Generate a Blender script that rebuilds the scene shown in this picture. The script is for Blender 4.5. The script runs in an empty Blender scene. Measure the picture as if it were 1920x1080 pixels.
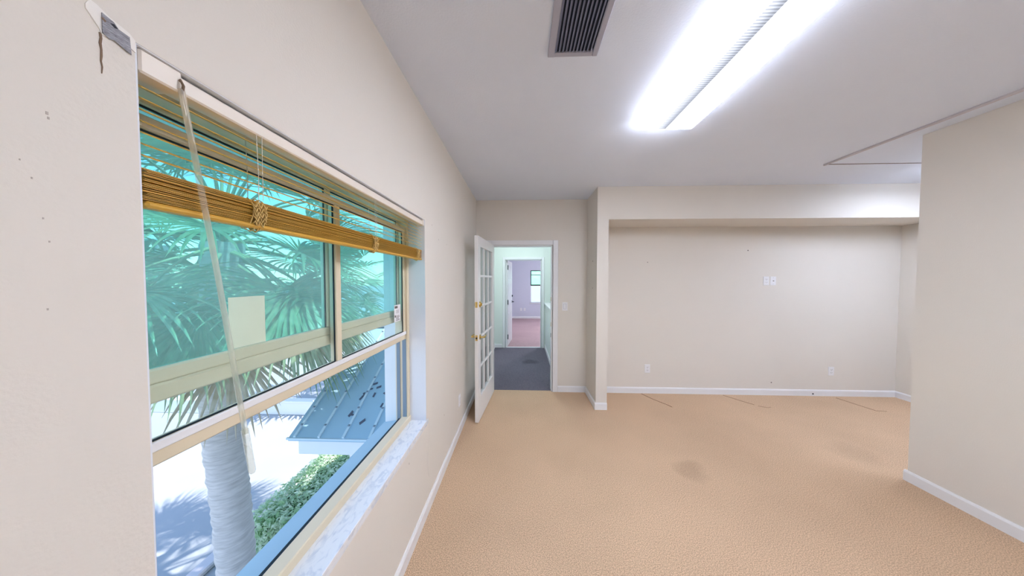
import bpy, bmesh, math, random
from mathutils import Vector, Matrix, noise as mnoise
random.seed(7)
S = bpy.context.scene
COL = S.collection

# ------------------------------------------------------------------ camera, sky, sun, exposure
F_PX, YAW, PITCH, ROLL, CAM_H = 520.5, 2.093, 1.744, 0.049, 1.55
cd = bpy.data.cameras.new('camera'); cam = bpy.data.objects.new('camera', cd); COL.objects.link(cam)
cd.sensor_width = 36.0; cd.lens = 36.0 * F_PX / 1920.0; cd.clip_start = 0.02; cd.clip_end = 500
_y, _p, _r = map(math.radians, (YAW, PITCH, ROLL))
fwd = Vector((-math.sin(_y)*math.cos(_p), math.cos(_y)*math.cos(_p), -math.sin(_p)))
rgt = Vector((math.cos(_y), math.sin(_y), 0)); up = rgt.cross(fwd)
r2 = rgt*math.cos(_r) + up*math.sin(_r); u2 = up*math.cos(_r) - rgt*math.sin(_r)
cam.matrix_world = Matrix(((r2.x, u2.x, -fwd.x, 0), (r2.y, u2.y, -fwd.y, 0), (r2.z, u2.z, -fwd.z, CAM_H), (0, 0, 0, 1)))
S.camera = cam

SUN_EL = 67.0; SUN_DIR = Vector((0.97, -0.25, 0)).normalized()        # towards the sun, in plan
LAMP = 35.5; SKY = 0.46; SUN = 6.3
w = bpy.data.worlds.new('sky'); S.world = w; w.use_nodes = True
nt = w.node_tree; nt.nodes.clear()
wo = nt.nodes.new('ShaderNodeOutputWorld'); bg = nt.nodes.new('ShaderNodeBackground')
sk = nt.nodes.new('ShaderNodeTexSky'); sk.sky_type = 'NISHITA'; sk.sun_disc = False
sk.sun_elevation = math.radians(SUN_EL); sk.sun_rotation = math.atan2(SUN_DIR.x, SUN_DIR.y)
sk.air_density = 1.0; sk.dust_density = 0.4; sk.ozone_density = 1.0
nt.links.new(sk.outputs[0], bg.inputs[0]); bg.inputs[1].default_value = SKY
nt.links.new(bg.outputs[0], wo.inputs[0])
sl = bpy.data.lights.new('sun', 'SUN'); sl.energy = SUN; sl.angle = math.radians(0.6); sl.color = (1.0, 0.95, 0.9)
so = bpy.data.objects.new('sun', sl); COL.objects.link(so)
sd = Vector((SUN_DIR.x*math.cos(math.radians(SUN_EL)), SUN_DIR.y*math.cos(math.radians(SUN_EL)), math.sin(math.radians(SUN_EL))))
so.rotation_euler = sd.to_track_quat('Z', 'Y').to_euler(); so.location = (8, -8, 14)
S.view_settings.view_transform = 'Standard'; S.view_settings.look = 'None'
S.view_settings.exposure = 0.13; S.view_settings.gamma = 1.0; S.view_settings.use_curve_mapping = False

# ------------------------------------------------------------------ materials
def base_mat(name):
    m = bpy.data.materials.new(name); m.use_nodes = True
    n = m.node_tree; b = n.nodes['Principled BSDF']
    return m, n, b
def lk(n, a, b): n.links.new(a, b)
def mat(name, col, rough=0.6, var=0.05, scale=6.0, bump=0.0, bscale=80.0, metal=0.0, spec=0.4, stretch=None):
    m, n, b = base_mat(name)
    b.inputs['Roughness'].default_value = rough; b.inputs['Metallic'].default_value = metal
    b.inputs['Specular IOR Level'].default_value = spec
    tc = n.nodes.new('ShaderNodeTexCoord'); src = tc.outputs['Object']
    if stretch:
        mp = n.nodes.new('ShaderNodeMapping'); mp.inputs['Scale'].default_value = stretch
        lk(n, src, mp.inputs[0]); src = mp.outputs[0]
    ns = n.nodes.new('ShaderNodeTexNoise'); ns.inputs['Scale'].default_value = scale; ns.inputs['Detail'].default_value = 4
    lk(n, src, ns.inputs['Vector'])
    rp = n.nodes.new('ShaderNodeMix'); rp.data_type = 'RGBA'
    rp.inputs[6].default_value = (*[max(0, c*(1-var)) for c in col], 1); rp.inputs[7].default_value = (*[min(1, c*(1+var)) for c in col], 1)
    lk(n, ns.outputs['Fac'], rp.inputs[0]); lk(n, rp.outputs[2], b.inputs['Base Color'])
    if bump:
        n2 = n.nodes.new('ShaderNodeTexNoise'); n2.inputs['Scale'].default_value = bscale; n2.inputs['Detail'].default_value = 3
        lk(n, src, n2.inputs['Vector'])
        bp = n.nodes.new('ShaderNodeBump'); bp.inputs['Strength'].default_value = bump; bp.inputs['Distance'].default_value = 0.004
        lk(n, n2.outputs['Fac'], bp.inputs['Height']); lk(n, bp.outputs[0], b.inputs['Normal'])
    return m
def glass(name, tint, haze=0.05, hazecol=(0.8, 0.9, 0.9)):
    m = bpy.data.materials.new(name); m.use_nodes = True; n = m.node_tree; n.nodes.clear()
    o = n.nodes.new('ShaderNodeOutputMaterial')
    t = n.nodes.new('ShaderNodeBsdfTransparent'); t.inputs[0].default_value = (*tint, 1)
    g = n.nodes.new('ShaderNodeBsdfGlossy'); g.inputs['Roughness'].default_value = 0.02
    d = n.nodes.new('ShaderNodeBsdfDiffuse'); d.inputs[0].default_value = (*hazecol, 1)
    tl = n.nodes.new('ShaderNodeBsdfTranslucent'); tl.inputs[0].default_value = (*hazecol, 1)
    dm = n.nodes.new('ShaderNodeMixShader'); lk(n, d.outputs[0], dm.inputs[1]); lk(n, tl.outputs[0], dm.inputs[2])
    tc = n.nodes.new('ShaderNodeTexCoord'); ns = n.nodes.new('ShaderNodeTexNoise'); ns.inputs['Scale'].default_value = 3.5; ns.inputs['Detail'].default_value = 5
    lk(n, tc.outputs['Object'], ns.inputs['Vector'])
    mu = n.nodes.new('ShaderNodeMath'); mu.operation = 'MULTIPLY'; mu.inputs[1].default_value = haze*2
    lk(n, ns.outputs['Fac'], mu.inputs[0])
    m1 = n.nodes.new('ShaderNodeMixShader'); lk(n, mu.outputs[0], m1.inputs[0]); lk(n, t.outputs[0], m1.inputs[1]); lk(n, dm.outputs[0], m1.inputs[2])
    lw = n.nodes.new('ShaderNodeLayerWeight'); lw.inputs[0].default_value = 0.5
    pw = n.nodes.new('ShaderNodeMath'); pw.operation = 'POWER'; pw.inputs[1].default_value = 4.5; lk(n, lw.outputs['Facing'], pw.inputs[0])
    fr = n.nodes.new('ShaderNodeMath'); fr.operation = 'MULTIPLY_ADD'; fr.inputs[1].default_value = 0.5; fr.inputs[2].default_value = 0.02; lk(n, pw.outputs[0], fr.inputs[0])
    m2 = n.nodes.new('ShaderNodeMixShader'); lk(n, fr.outputs[0], m2.inputs[0]); lk(n, m1.outputs[0], m2.inputs[1]); lk(n, g.outputs[0], m2.inputs[2])
    lk(n, m2.outputs[0], o.inputs[0])
    return m
def carpet(name, col, stains=(), var=0.42):
    m, n, b = base_mat(name); b.inputs['Roughness'].default_value = 0.95; b.inputs['Specular IOR Level'].default_value = 0.1
    tc = n.nodes.new('ShaderNodeTexCoord')
    a = n.nodes.new('ShaderNodeTexNoise'); a.inputs['Scale'].default_value = 190; a.inputs['Detail'].default_value = 2
    c = n.nodes.new('ShaderNodeTexNoise'); c.inputs['Scale'].default_value = 1.3; c.inputs['Detail'].default_value = 5
    lk(n, tc.outputs['Object'], a.inputs['Vector']); lk(n, tc.outputs['Object'], c.inputs['Vector'])
    r1 = n.nodes.new('ShaderNodeMapRange'); r1.inputs[1].default_value = 0.3; r1.inputs[2].default_value = 0.7
    r1.inputs[3].default_value = 1-var; r1.inputs[4].default_value = 1+var; lk(n, a.outputs['Fac'], r1.inputs[0])
    r2_ = n.nodes.new('ShaderNodeMapRange'); r2_.inputs[1].default_value = 0.3; r2_.inputs[2].default_value = 0.7
    r2_.inputs[3].default_value = 0.93; r2_.inputs[4].default_value = 1.06; lk(n, c.outputs['Fac'], r2_.inputs[0])
    mu = n.nodes.new('ShaderNodeMath'); mu.operation = 'MULTIPLY'; lk(n, r1.outputs[0], mu.inputs[0]); lk(n, r2_.outputs[0], mu.inputs[1])
    cur = mu.outputs[0]
    for (x, y, rad, depth) in stains:                      # old spots worn into the pile
        sb = n.nodes.new('ShaderNodeVectorMath'); sb.operation = 'DISTANCE'; sb.inputs[1].default_value = (x, y, 0)
        nz = n.nodes.new('ShaderNodeTexNoise'); nz.inputs['Scale'].default_value = 5; lk(n, tc.outputs['Object'], nz.inputs['Vector'])
        lk(n, tc.outputs['Object'], sb.inputs[0])
        ad = n.nodes.new('ShaderNodeMath'); ad.operation = 'MULTIPLY_ADD'; ad.inputs[1].default_value = rad*1.4; lk(n, nz.outputs['Fac'], ad.inputs[0]); lk(n, sb.outputs['Value'], ad.inputs[2])
        mr = n.nodes.new('ShaderNodeMapRange'); mr.inputs[1].default_value = rad*1.2; mr.inputs[2].default_value = rad*1.8
        mr.inputs[3].default_value = 1-depth; mr.inputs[4].default_value = 1.0; lk(n, ad.outputs[0], mr.inputs[0])
        m3 = n.nodes.new('ShaderNodeMath'); m3.operation = 'MULTIPLY'; lk(n, cur, m3.inputs[0]); lk(n, mr.outputs[0], m3.inputs[1]); cur = m3.outputs[0]
    vm = n.nodes.new('ShaderNodeVectorMath'); vm.operation = 'SCALE'; vm.inputs[0].default_value = col; lk(n, cur, vm.inputs['Scale'])
    lk(n, vm.outputs[0], b.inputs['Base Color'])
    bp = n.nodes.new('ShaderNodeBump'); bp.inputs['Strength'].default_value = 0.15; bp.inputs['Distance'].default_value = 0.003
    lk(n, a.outputs['Fac'], bp.inputs['Height']); lk(n, bp.outputs[0], b.inputs['Normal'])
    return m
def marble(name):
    m, n, b = base_mat(name); b.inputs['Roughness'].default_value = 0.25
    tc = n.nodes.new('ShaderNodeTexCoord'); mp = n.nodes.new('ShaderNodeMapping'); mp.inputs['Rotation'].default_value = (0, 0, 0.6); mp.inputs['Scale'].default_value = (16, 8, 16)
    lk(n, tc.outputs['Object'], mp.inputs[0])
    ns = n.nodes.new('ShaderNodeTexNoise'); ns.inputs['Scale'].default_value = 2.2; ns.inputs['Detail'].default_value = 8; ns.inputs['Distortion'].default_value = 1.4
    lk(n, mp.outputs[0], ns.inputs['Vector'])
    cr = n.nodes.new('ShaderNodeValToRGB'); e = cr.color_ramp.elements
    e[0].position = 0.36; e[0].color = (0.68, 0.72, 0.78, 1); e[1].position = 0.52; e[1].color = (0.84, 0.86, 0.88, 1)
    lk(n, ns.outputs['Fac'], cr.inputs[0]); lk(n, cr.outputs[0], b.inputs['Base Color'])
    return m
def lens_mat(name, x0, x1, strength, tone):
    # two tubes glow behind a prismatic lens: brighter over the tubes, dimmer ribbed band between them
    m = bpy.data.materials.new(name); m.use_nodes = True; n = m.node_tree; n.nodes.clear()
    o = n.nodes.new('ShaderNodeOutputMaterial'); em = n.nodes.new('ShaderNodeEmission'); em.inputs[0].default_value = (*tone, 1)
    tc = n.nodes.new('ShaderNodeTexCoord'); sp = n.nodes.new('ShaderNodeSeparateXYZ'); lk(n, tc.outputs['Object'], sp.inputs[0])
    mr = n.nodes.new('ShaderNodeMapRange'); mr.inputs[1].default_value = x0; mr.inputs[2].default_value = x1; lk(n, sp.outputs[0], mr.inputs[0])
    cr = n.nodes.new('ShaderNodeValToRGB'); cr.color_ramp.interpolation = 'EASE'
    while len(cr.color_ramp.elements) < 8: cr.color_ramp.elements.new(0.5)
    for el, (p, v) in zip(cr.color_ramp.elements, ((0.0, 0.16), (0.05, 1), (0.24, 0.9), (0.33, 0.028), (0.47, 0.014), (0.52, 1), (0.95, 1), (1.0, 0.16))):
        el.position = p; el.color = (v, v, v, 1)
    lk(n, mr.outputs[0], cr.inputs[0])
    wv = n.nodes.new('ShaderNodeTexWave'); wv.bands_direction = 'Y'; wv.inputs['Scale'].default_value = 22
    lk(n, tc.outputs['Object'], wv.inputs['Vector'])
    wr = n.nodes.new('ShaderNodeMapRange'); wr.inputs[3].default_value = 0.72; wr.inputs[4].default_value = 1.28; lk(n, wv.outputs['Fac'], wr.inputs[0])
    mu = n.nodes.new('ShaderNodeMath'); mu.operation = 'MULTIPLY'; lk(n, cr.outputs[0], mu.inputs[0]); lk(n, wr.outputs[0], mu.inputs[1])
    ms = n.nodes.new('ShaderNodeMath'); ms.operation = 'MULTIPLY'; ms.inputs[1].default_value = strength; lk(n, mu.outputs[0], ms.inputs[0])
    lk(n, ms.outputs[0], em.inputs[1]); lk(n, em.outputs[0], o.inputs[0])
    return m
def emit(name, col, s):
    m = bpy.data.materials.new(name); m.use_nodes = True; n = m.node_tree; n.nodes.clear()
    o = n.nodes.new('ShaderNodeOutputMaterial'); em = n.nodes.new('ShaderNodeEmission'); em.inputs[0].default_value = (*col, 1); em.inputs[1].default_value = s
    lk(n, em.outputs[0], o.inputs[0]); return m
def leafmat(name, a, bcol, transl=0.3):
    m = bpy.data.materials.new(name); m.use_nodes = True; n = m.node_tree; b = n.nodes['Principled BSDF']; out = n.nodes['Material Output']
    tc = n.nodes.new('ShaderNodeTexCoord'); ns = n.nodes.new('ShaderNodeTexNoise'); ns.inputs['Scale'].default_value = 7; ns.inputs['Detail'].default_value = 3
    lk(n, tc.outputs['Object'], ns.inputs['Vector'])
    mx = n.nodes.new('ShaderNodeMix'); mx.data_type = 'RGBA'; mx.inputs[6].default_value = (*a, 1); mx.inputs[7].default_value = (*bcol, 1)
    mr = n.nodes.new('ShaderNodeMapRange'); mr.inputs[1].default_value = 0.35; mr.inputs[2].default_value = 0.65; lk(n, ns.outputs['Fac'], mr.inputs[0])
    lk(n, mr.outputs[0], mx.inputs[0]); lk(n, mx.outputs[2], b.inputs['Base Color']); b.inputs['Roughness'].default_value = 0.35
    tr = n.nodes.new('ShaderNodeBsdfTranslucent'); lk(n, mx.outputs[2], tr.inputs[0])
    ms = n.nodes.new('ShaderNodeMixShader'); ms.inputs[0].default_value = transl
    lk(n, b.outputs[0], ms.inputs[1]); lk(n, tr.outputs[0], ms.inputs[2]); lk(n, ms.outputs[0], out.inputs[0])
    return m

M = dict(
    wall=mat('wall paint', (0.765, 0.718, 0.65), 0.75, 0.025, 2.0, 0.12, 160),
    ceil=mat('ceiling paint', (0.81, 0.87, 1.0), 0.85, 0.02, 3.0, 0.2, 120),
    trim=mat('white trim paint', (0.84, 0.84, 0.85), 0.35, 0.02, 5),
    reveal=mat('white plaster reveal', (0.78, 0.80, 0.84), 0.7, 0.03, 5, 0.1, 120),
    door=mat('white door paint', (0.86, 0.85, 0.84), 0.35, 0.02, 4),
    carpet=carpet('tan carpet', (0.60, 0.42, 0.28), ((1.37, 2.27, 0.13, 0.16), (2.95, 2.55, 0.2, 0.10), (0.35, 2.3, 0.2, 0.05))),
    carpet_hall=carpet('charcoal carpet', (0.15, 0.135, 0.165), ((0.15, 5.2, 0.16, 0.3),)),
    carpet_far=carpet('mauve carpet', (0.46, 0.32, 0.33)),
    hallwall=mat('pale mint hall paint', (0.78, 0.83, 0.78), 0.75, 0.02, 3),
    farwall=mat('lavender paint', (0.65, 0.66, 0.75), 0.75, 0.02, 3),
    frame=mat('beige window aluminium', (0.76, 0.66, 0.48), 0.4, 0.05, 4),
    track=mat('grey blue window track', (0.20, 0.27, 0.34), 0.5, 0.05, 8),
    gasket=mat('black rubber gasket', (0.01, 0.02, 0.03), 0.6),
    glass_light=glass('lightly tinted glass', (0.93, 0.985, 0.985), 0.05, (0.92, 0.92, 0.88)),
    glass_teal=glass('teal tinted glass', (0.57, 0.91, 0.895), 0.15, (0.72, 0.95, 0.90)),
    glass_clear=glass('clear glass', (0.93, 0.97, 0.98), 0.02),
    marble=marble('white veined marble'),
    brass=mat('polished brass', (0.80, 0.58, 0.20), 0.25, 0.05, 20, metal=1.0),
    plate=mat('white plastic plate', (0.86, 0.85, 0.86), 0.35, 0.01),
    dark=mat('dark slot', (0.03, 0.03, 0.04), 0.7),
    slat=mat('backlight gold vinyl slat', (0.68, 0.39, 0.06), 0.4, 0.12, 5, stretch=(1, 0.6, 30)),  # cream slats, with the gold of the backlight put into their colour
    headrail=mat('cream blind headrail', (0.82, 0.75, 0.66), 0.4, 0.05, 3),
    cord=mat('gold cord', (0.66, 0.45, 0.16), 0.8, 0.2, 60),
    string=mat('pale ladder string', (0.75, 0.72, 0.66), 0.8),
    ventframe=mat('grey painted vent', (0.44, 0.44, 0.52), 0.5, 0.03),
    ventslat=mat('blue grey louvre', (0.24, 0.26, 0.38), 0.45, 0.2, 30),
    ventback=mat('dark duct', (0.012, 0.014, 0.03), 0.8),
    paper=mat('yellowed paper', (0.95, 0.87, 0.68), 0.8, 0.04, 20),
    spackle=mat('white spackle', (0.88, 0.85, 0.80), 0.85, 0.06, 12, 0.3, 60),
    mesh=mat('scratched metal corner bead', (0.19, 0.19, 0.21), 0.5, 2.2, 420, 0.6, 300, metal=0.1, stretch=(1, 0.35, 1.6)),
    crack=mat('brown plaster crack', (0.22, 0.15, 0.10), 0.9, 0.2, 30),
    scuff=mat('faint scuff', (0.50, 0.44, 0.39), 0.9),
    batten=mat('dull white batten', (0.60, 0.56, 0.58), 0.6),
    outersill=mat('blue grey outer sill', (0.36, 0.54, 0.66), 0.6, 0.06, 5),
    hole=mat('nail hole', (0.16, 0.13, 0.12), 0.9),
    bark=mat('palm bark', (0.56, 0.54, 0.53), 0.9, 0.42, 6, 1.0, 12, stretch=(1, 1, 7)),
    frond=leafmat('palm frond green', (0.16, 0.30, 0.17), (0.34, 0.46, 0.30)),
    dryfrond=leafmat('dry palm frond', (0.42, 0.36, 0.24), (0.55, 0.50, 0.40)),
    petiole=mat('petiole', (0.36, 0.42, 0.26), 0.5, 0.1),
    hedge=leafmat('hedge leaf', (0.34, 0.58, 0.28), (0.84, 0.94, 0.78), 0.4),  # leaf tones lightened to offset the shade on the hedge
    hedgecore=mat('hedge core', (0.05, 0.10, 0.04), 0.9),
    roof=mat('blue metal roof', (0.33, 0.52, 0.66), 0.35, 0.08, 2.5, 0.0),
    seam=mat('pale roof batten', (0.52, 0.68, 0.78), 0.4, 0.06, 6),
    fascia=mat('white fascia', (0.74, 0.80, 0.84), 0.5, 0.03),
    drive=mat('pale concrete drive', (0.36, 0.385, 0.41), 0.9, 0.10, 0.8, 0.2, 20),
    kerb=mat('concrete kerb', (0.62, 0.58, 0.60), 0.85, 0.06, 3),
    stucco=mat('white stucco', (0.80, 0.80, 0.80), 0.8, 0.03, 3),
    roofslab=mat('roof slab', (0.55, 0.52, 0.50), 0.9),
    clearplastic=glass('aged clear plastic', (0.96, 0.95, 0.90), 0.36, (0.96, 0.93, 0.84)),
    hinge=mat('dark hinge', (0.012, 0.03, 0.035), 0.5),
    leafdry=mat('fallen brown leaf', (0.09, 0.11, 0.16), 0.8),
    lampmetal=mat('white lamp housing', (0.88, 0.87, 0.85), 0.4),
    hallglow=emit('added hall lamp glow', (0.84, 0.98, 1.0), LAMP*2.1),
    farglow=emit('added far lamp glow', (0.90, 0.93, 1.0), LAMP*7),
    seamdark=mat('frayed carpet seam', (0.20, 0.11, 0.06), 0.95, 0.2, 40),
)

# ------------------------------------------------------------------ mesh helpers
class MB:
    """collects shapes for one mesh object"""
    def __init__(s): s.v = []; s.f = []; s.sm = []
    def add(s, vs, fs, smooth=False):
        o = len(s.v); s.v += [tuple(v) for v in vs]; s.f += [tuple(i+o for i in f) for f in fs]; s.sm += [smooth]*len(fs); return s
    def box(s, x0, x1, y0, y1, z0, z1, ch=0.0):
        x0, x1 = min(x0, x1), max(x0, x1); y0, y1 = min(y0, y1), max(y0, y1); z0, z1 = min(z0, z1), max(z0, z1)
        if ch <= 0:
            vs = [(x, y, z) for z in (z0, z1) for y in (y0, y1) for x in (x0, x1)]
            return s.add(vs, [(0, 2, 3, 1), (4, 5, 7, 6), (0, 1, 5, 4), (2, 6, 7, 3), (0, 4, 6, 2), (1, 3, 7, 5)])
        bm = bmesh.new(); bmesh.ops.create_cube(bm, size=1)
        for v in bm.verts: v.co = Vector(((x0+x1)/2+v.co.x*(x1-x0), (y0+y1)/2+v.co.y*(y1-y0), (z0+z1)/2+v.co.z*(z1-z0)))
        bmesh.ops.bevel(bm, geom=bm.edges[:], offset=ch, segments=1, affect='EDGES')
        bm.verts.index_update(); s.add([v.co[:] for v in bm.verts], [[v.index for v in f.verts] for f in bm.faces]); bm.free(); return s
    def tube(s, pts, rad, seg=8, caps=True):
        pts = [Vector(p) for p in pts]; n = len(pts)
        rad = rad if isinstance(rad, (list, tuple)) else [rad]*n
        vs = []; ref = None
        for i, p in enumerate(pts):
            t = (pts[min(i+1, n-1)]-pts[max(i-1, 0)]).normalized()
            if ref is None: ref = Vector((0, 0, 1)) if abs(t.z) < 0.9 else Vector((1, 0, 0))
            a = t.cross(ref).normalized(); b = t.cross(a).normalized(); ref = a.cross(t).normalized() if False else ref
            for k in range(seg):
                an = 2*math.pi*k/seg; vs.append(p+a*math.cos(an)*rad[i]+b*math.sin(an)*rad[i])
        fs = [(i*seg+k, i*seg+(k+1) % seg, (i+1)*seg+(k+1) % seg, (i+1)*seg+k) for i in range(n-1) for k in range(seg)]
        s.add(vs, fs, True)
        if caps: s.add([vs[k] for k in range(seg)], [tuple(range(seg-1, -1, -1))]); s.add([vs[(n-1)*seg+k] for k in range(seg)], [tuple(range(seg))])
        return s
    def prism(s, outline, axis, a0, a1):
        """outline of 2D points extruded along axis ('x','y','z')"""
        def P(u, v, a): return {'x': (a, u, v), 'y': (u, a, v), 'z': (u, v, a)}[axis]
        n = len(outline); vs = [P(u, v, a0) for u, v in outline]+[P(u, v, a1) for u, v in outline]
        return s.add(vs, [tuple(range(n-1, -1, -1)), tuple(range(n, 2*n))]+[(i, (i+1) % n, n+(i+1) % n, n+i) for i in range(n)])
    def mesh(s, name, off=(0, 0, 0)):
        me = bpy.data.meshes.new(name); me.from_pydata([(v[0]-off[0], v[1]-off[1], v[2]-off[2]) for v in s.v], [], s.f)
        me.polygons.foreach_set('use_smooth', s.sm)
        bm = bmesh.new(); bm.from_mesh(me); bmesh.ops.recalc_face_normals(bm, faces=bm.faces); bm.to_mesh(bm_me(me, bm)); bm.free(); me.update(); return me
def bm_me(me, bm): return me
def wl(o):
    v = Vector((0, 0, 0))
    while o: v += o.location; o = o.parent
    return v
def setp(o, label=None, cat=None, group=None, kind=None):
    if label: o['label'] = label
    if cat: o['category'] = cat
    if group: o['group'] = group
    if kind: o['kind'] = kind
    return o
def obj(name, mb, material, parent=None, world=True, label=None):
    off = wl(parent) if (parent and world) else (0, 0, 0)
    me = mb.mesh(name, off) if isinstance(mb, MB) else mb
    if material and not me.materials: me.materials.append(material if not isinstance(material, str) else M[material])
    o = bpy.data.objects.new(name, me); COL.objects.link(o); o.parent = parent
    if label: o['label'] = label
    return o
def thing(name, label, cat, loc=(0, 0, 0), rz=0, group=None, kind=None):
    o = bpy.data.objects.new(name, None); COL.objects.link(o); o.location = loc; o.rotation_euler = (0, 0, rz); o.empty_display_size = 0.1
    return setp(o, label, cat, group, kind)
def struct(name, mb, material, label, cat): return setp(obj(name, mb, material), label, cat, kind='structure')
def smoothed(o): return o

# ------------------------------------------------------------------ measured room (metres; camera above x=y=0)
XL, ZC, D1, D2, XR, DR = -0.63, 2.633, 3.817, 3.307, 2.975, 2.208
ZS, ZW, ZSILL, YW1, YW0 = 2.254, 1.936, 0.62, 1.785, 0.44
XC0, XC1, XA = 0.879, 1.011, 4.936
YB = -3.6; XO = -0.90; HE = 6.275; FE = 11.054; XH = 2.3; XF = 3.6

def wall_with_holes(mb, fixed0, fixed1, a0, a1, z0, z1, holes, along='y'):
    """wall slab along 'y' (fixed = x) or 'x' (fixed = y); holes = (a0,a1,z0,z1), not overlapping in a"""
    def bx(p0, p1, q0, q1):
        if p1-p0 < 1e-5 or q1-q0 < 1e-5: return
        if along == 'y': mb.box(fixed0, fixed1, p0, p1, q0, q1)
        else: mb.box(p0, p1, fixed0, fixed1, q0, q1)
    cur = a0
    for (h0, h1, g0, g1) in sorted(holes):
        bx(cur, h0, z0, z1); bx(h0, h1, z0, g0); bx(h0, h1, g1, z1); cur = h1
    bx(cur, a1, z0, z1); return mb

# window openings in the long outer wall: the one in view, one behind the camera, one in the hall
W1 = (YW0, YW1, 0.585, ZW); W2 = (-3.0, -1.66, 0.585, ZW); W3 = (4.55, 5.85, 0.585, ZW)
wl1 = wall_with_holes(MB(), XO, XL, YB-0.15, D1, 0, ZC, (W1, W2))
wall_left = struct('wall_left', wl1, 'wall', 'cream painted wall with the wide window in it, running to the glass door', 'wall')
struct('wall_hall_left', wall_with_holes(MB(), XO, XL, D1, HE+0.12, 0, ZC, (W3,)), 'hallwall', 'pale mint wall along the left of the hallway', 'wall')
struct('wall_far_left', MB().box(XO, XL, HE+0.12, FE+0.2, 0, ZC), 'farwall', 'lavender wall at the left of the farthest room', 'wall')
DO = (-0.42, 0.413, -1, 2.018)
wall_back = struct('wall_back', wall_with_holes(MB(), D1, D1+0.06, XL, XA+0.12, 0, ZC, ((-0.42, 0.413, 0, 2.018),), 'x'), 'wall', 'cream wall holding the doorway and the rear of the alcove', 'wall')
struct('wall_hall_front', wall_with_holes(MB(), D1+0.06, D1+0.12, XL, XH, 0, ZC, ((-0.42, 0.413, 0, 2.018),), 'x'), 'hallwall', 'hallway side of the doorway wall', 'wall')
wall_column = struct('wall_column', MB().box(XC0, XC1, D2, D1, 0, ZS), 'wall', 'narrow cream wall stub between the doorway and the alcove', 'wall')
struct('wall_soffit', MB().box(XC0, XA, D2, D1, ZS, ZC), 'wall', 'cream dropped beam running over the alcove', 'beam')
struct('wall_alcove', MB().box(XA, XA+0.12, YB-0.15, D1, 0, ZC), 'wall', 'cream end wall at the right of the alcove', 'wall')
wall_right = struct('wall_right', MB().box(XR, XR+0.12, YB, DR, 0, ZC), 'wall', 'cream partition wall cutting in at the right edge', 'wall')
struct('wall_rear', MB().box(XL, XA, YB-0.15, YB, 0, ZC), 'wall', 'cream wall behind the viewer', 'wall')
struct('ceiling', MB().box(XO, XA+0.12, YB-0.15, D1+0.06, ZC, ZC+0.06), 'ceil', 'white painted ceiling over the room', 'ceiling')
struct('ceiling_hall', MB().box(XO, XF+0.15, D1+0.06, FE+0.2, ZC, ZC+0.06), 'ceil', 'white ceiling over the hallway and far room', 'ceiling')
floor = struct('floor', MB().box(XL, XA, YB, D1+0.03, -0.06, 0), 'carpet', 'worn tan carpet covering the room floor', 'floor')
struct('floor_hall', MB().box(XL, XH, D1+0.03, HE+0.06, -0.06, -0.002), 'carpet_hall', 'charcoal carpet of the hallway beyond the glass door', 'floor')
struct('floor_far', MB().box(XL, XF, HE+0.06, FE, -0.06, -0.002), 'carpet_far', 'mauve carpet of the farthest room', 'floor')
struct('roof', MB().box(-1.3, 7.0, -4.6, 12.2, ZC+0.06, ZC+0.3), 'roofslab', 'unseen flat roof slab with eaves shaped to shade the porch', 'roof')  # out of view; eaves sized to shade the porch roof and spare the hedge
# hall and far room
struct('wall_hall_right', MB().box(XH, XH+0.1, D1+0.06, HE, 0, ZC), 'hallwall', 'pale mint wall on the far side of the stairwell', 'wall')
FD = (-0.374, 0.43, 0, 1.997)
struct('wall_hall_end', wall_with_holes(MB(), HE, HE+0.06, XL, XH+0.1, 0, ZC, (FD,), 'x'), 'hallwall', 'pale mint wall at the end of the hallway, around the second doorway', 'wall')
struct('wall_far_front', wall_with_holes(MB(), HE+0.06, HE+0.12, XL, XF, 0, ZC, (FD,), 'x'), 'farwall', 'lavender side of the second doorway wall', 'wall')
WF = (0.33, 1.25, 0.62, 1.914)
struct('wall_far_end', wall_with_holes(MB(), FE, FE+0.2, XL, XF+0.15, 0, ZC, (WF,), 'x'), 'farwall', 'lavender wall with a window at the end of the farthest room', 'wall')
struct('wall_far_right', MB().box(XF, XF+0.15, HE+0.12, FE, 0, ZC), 'farwall', 'lavender wall at the right of the farthest room', 'wall')
kn = thing('wall_knee', 'low white half wall with a cap along the hallway stairwell', 'half wall', (0.57, 5.1, 0), kind='structure')
obj('panel', MB().box(0.52, 0.62, D1+0.12, HE, 0, 1.0), 'hallwall', kn)
obj('cap', MB().box(0.495, 0.645, D1+0.12, HE, 1.0, 1.03, 0.006), 'trim', kn)
# dropped ceiling strip beside the partition, with the batten along its edge
struct('trim_ceiling_panel', MB().box(2.835, XA, YB, 2.715, ZC-0.009, ZC), 'ceil', 'slightly lower ceiling panel beside the right partition', 'ceiling panel')
struct('trim_ceiling_batten', MB().box(2.82, 2.835, YB, 2.745, ZC-0.016, ZC, 0.003), 'batten', 'thin white batten along the edge of the ceiling panel', 'batten')
struct('trim_ceiling_seam', MB().box(2.835, XA, 2.715, 2.721, ZC-0.0125, ZC), 'hole', 'thin dark seam closing the end of the ceiling panel', 'seam')

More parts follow.
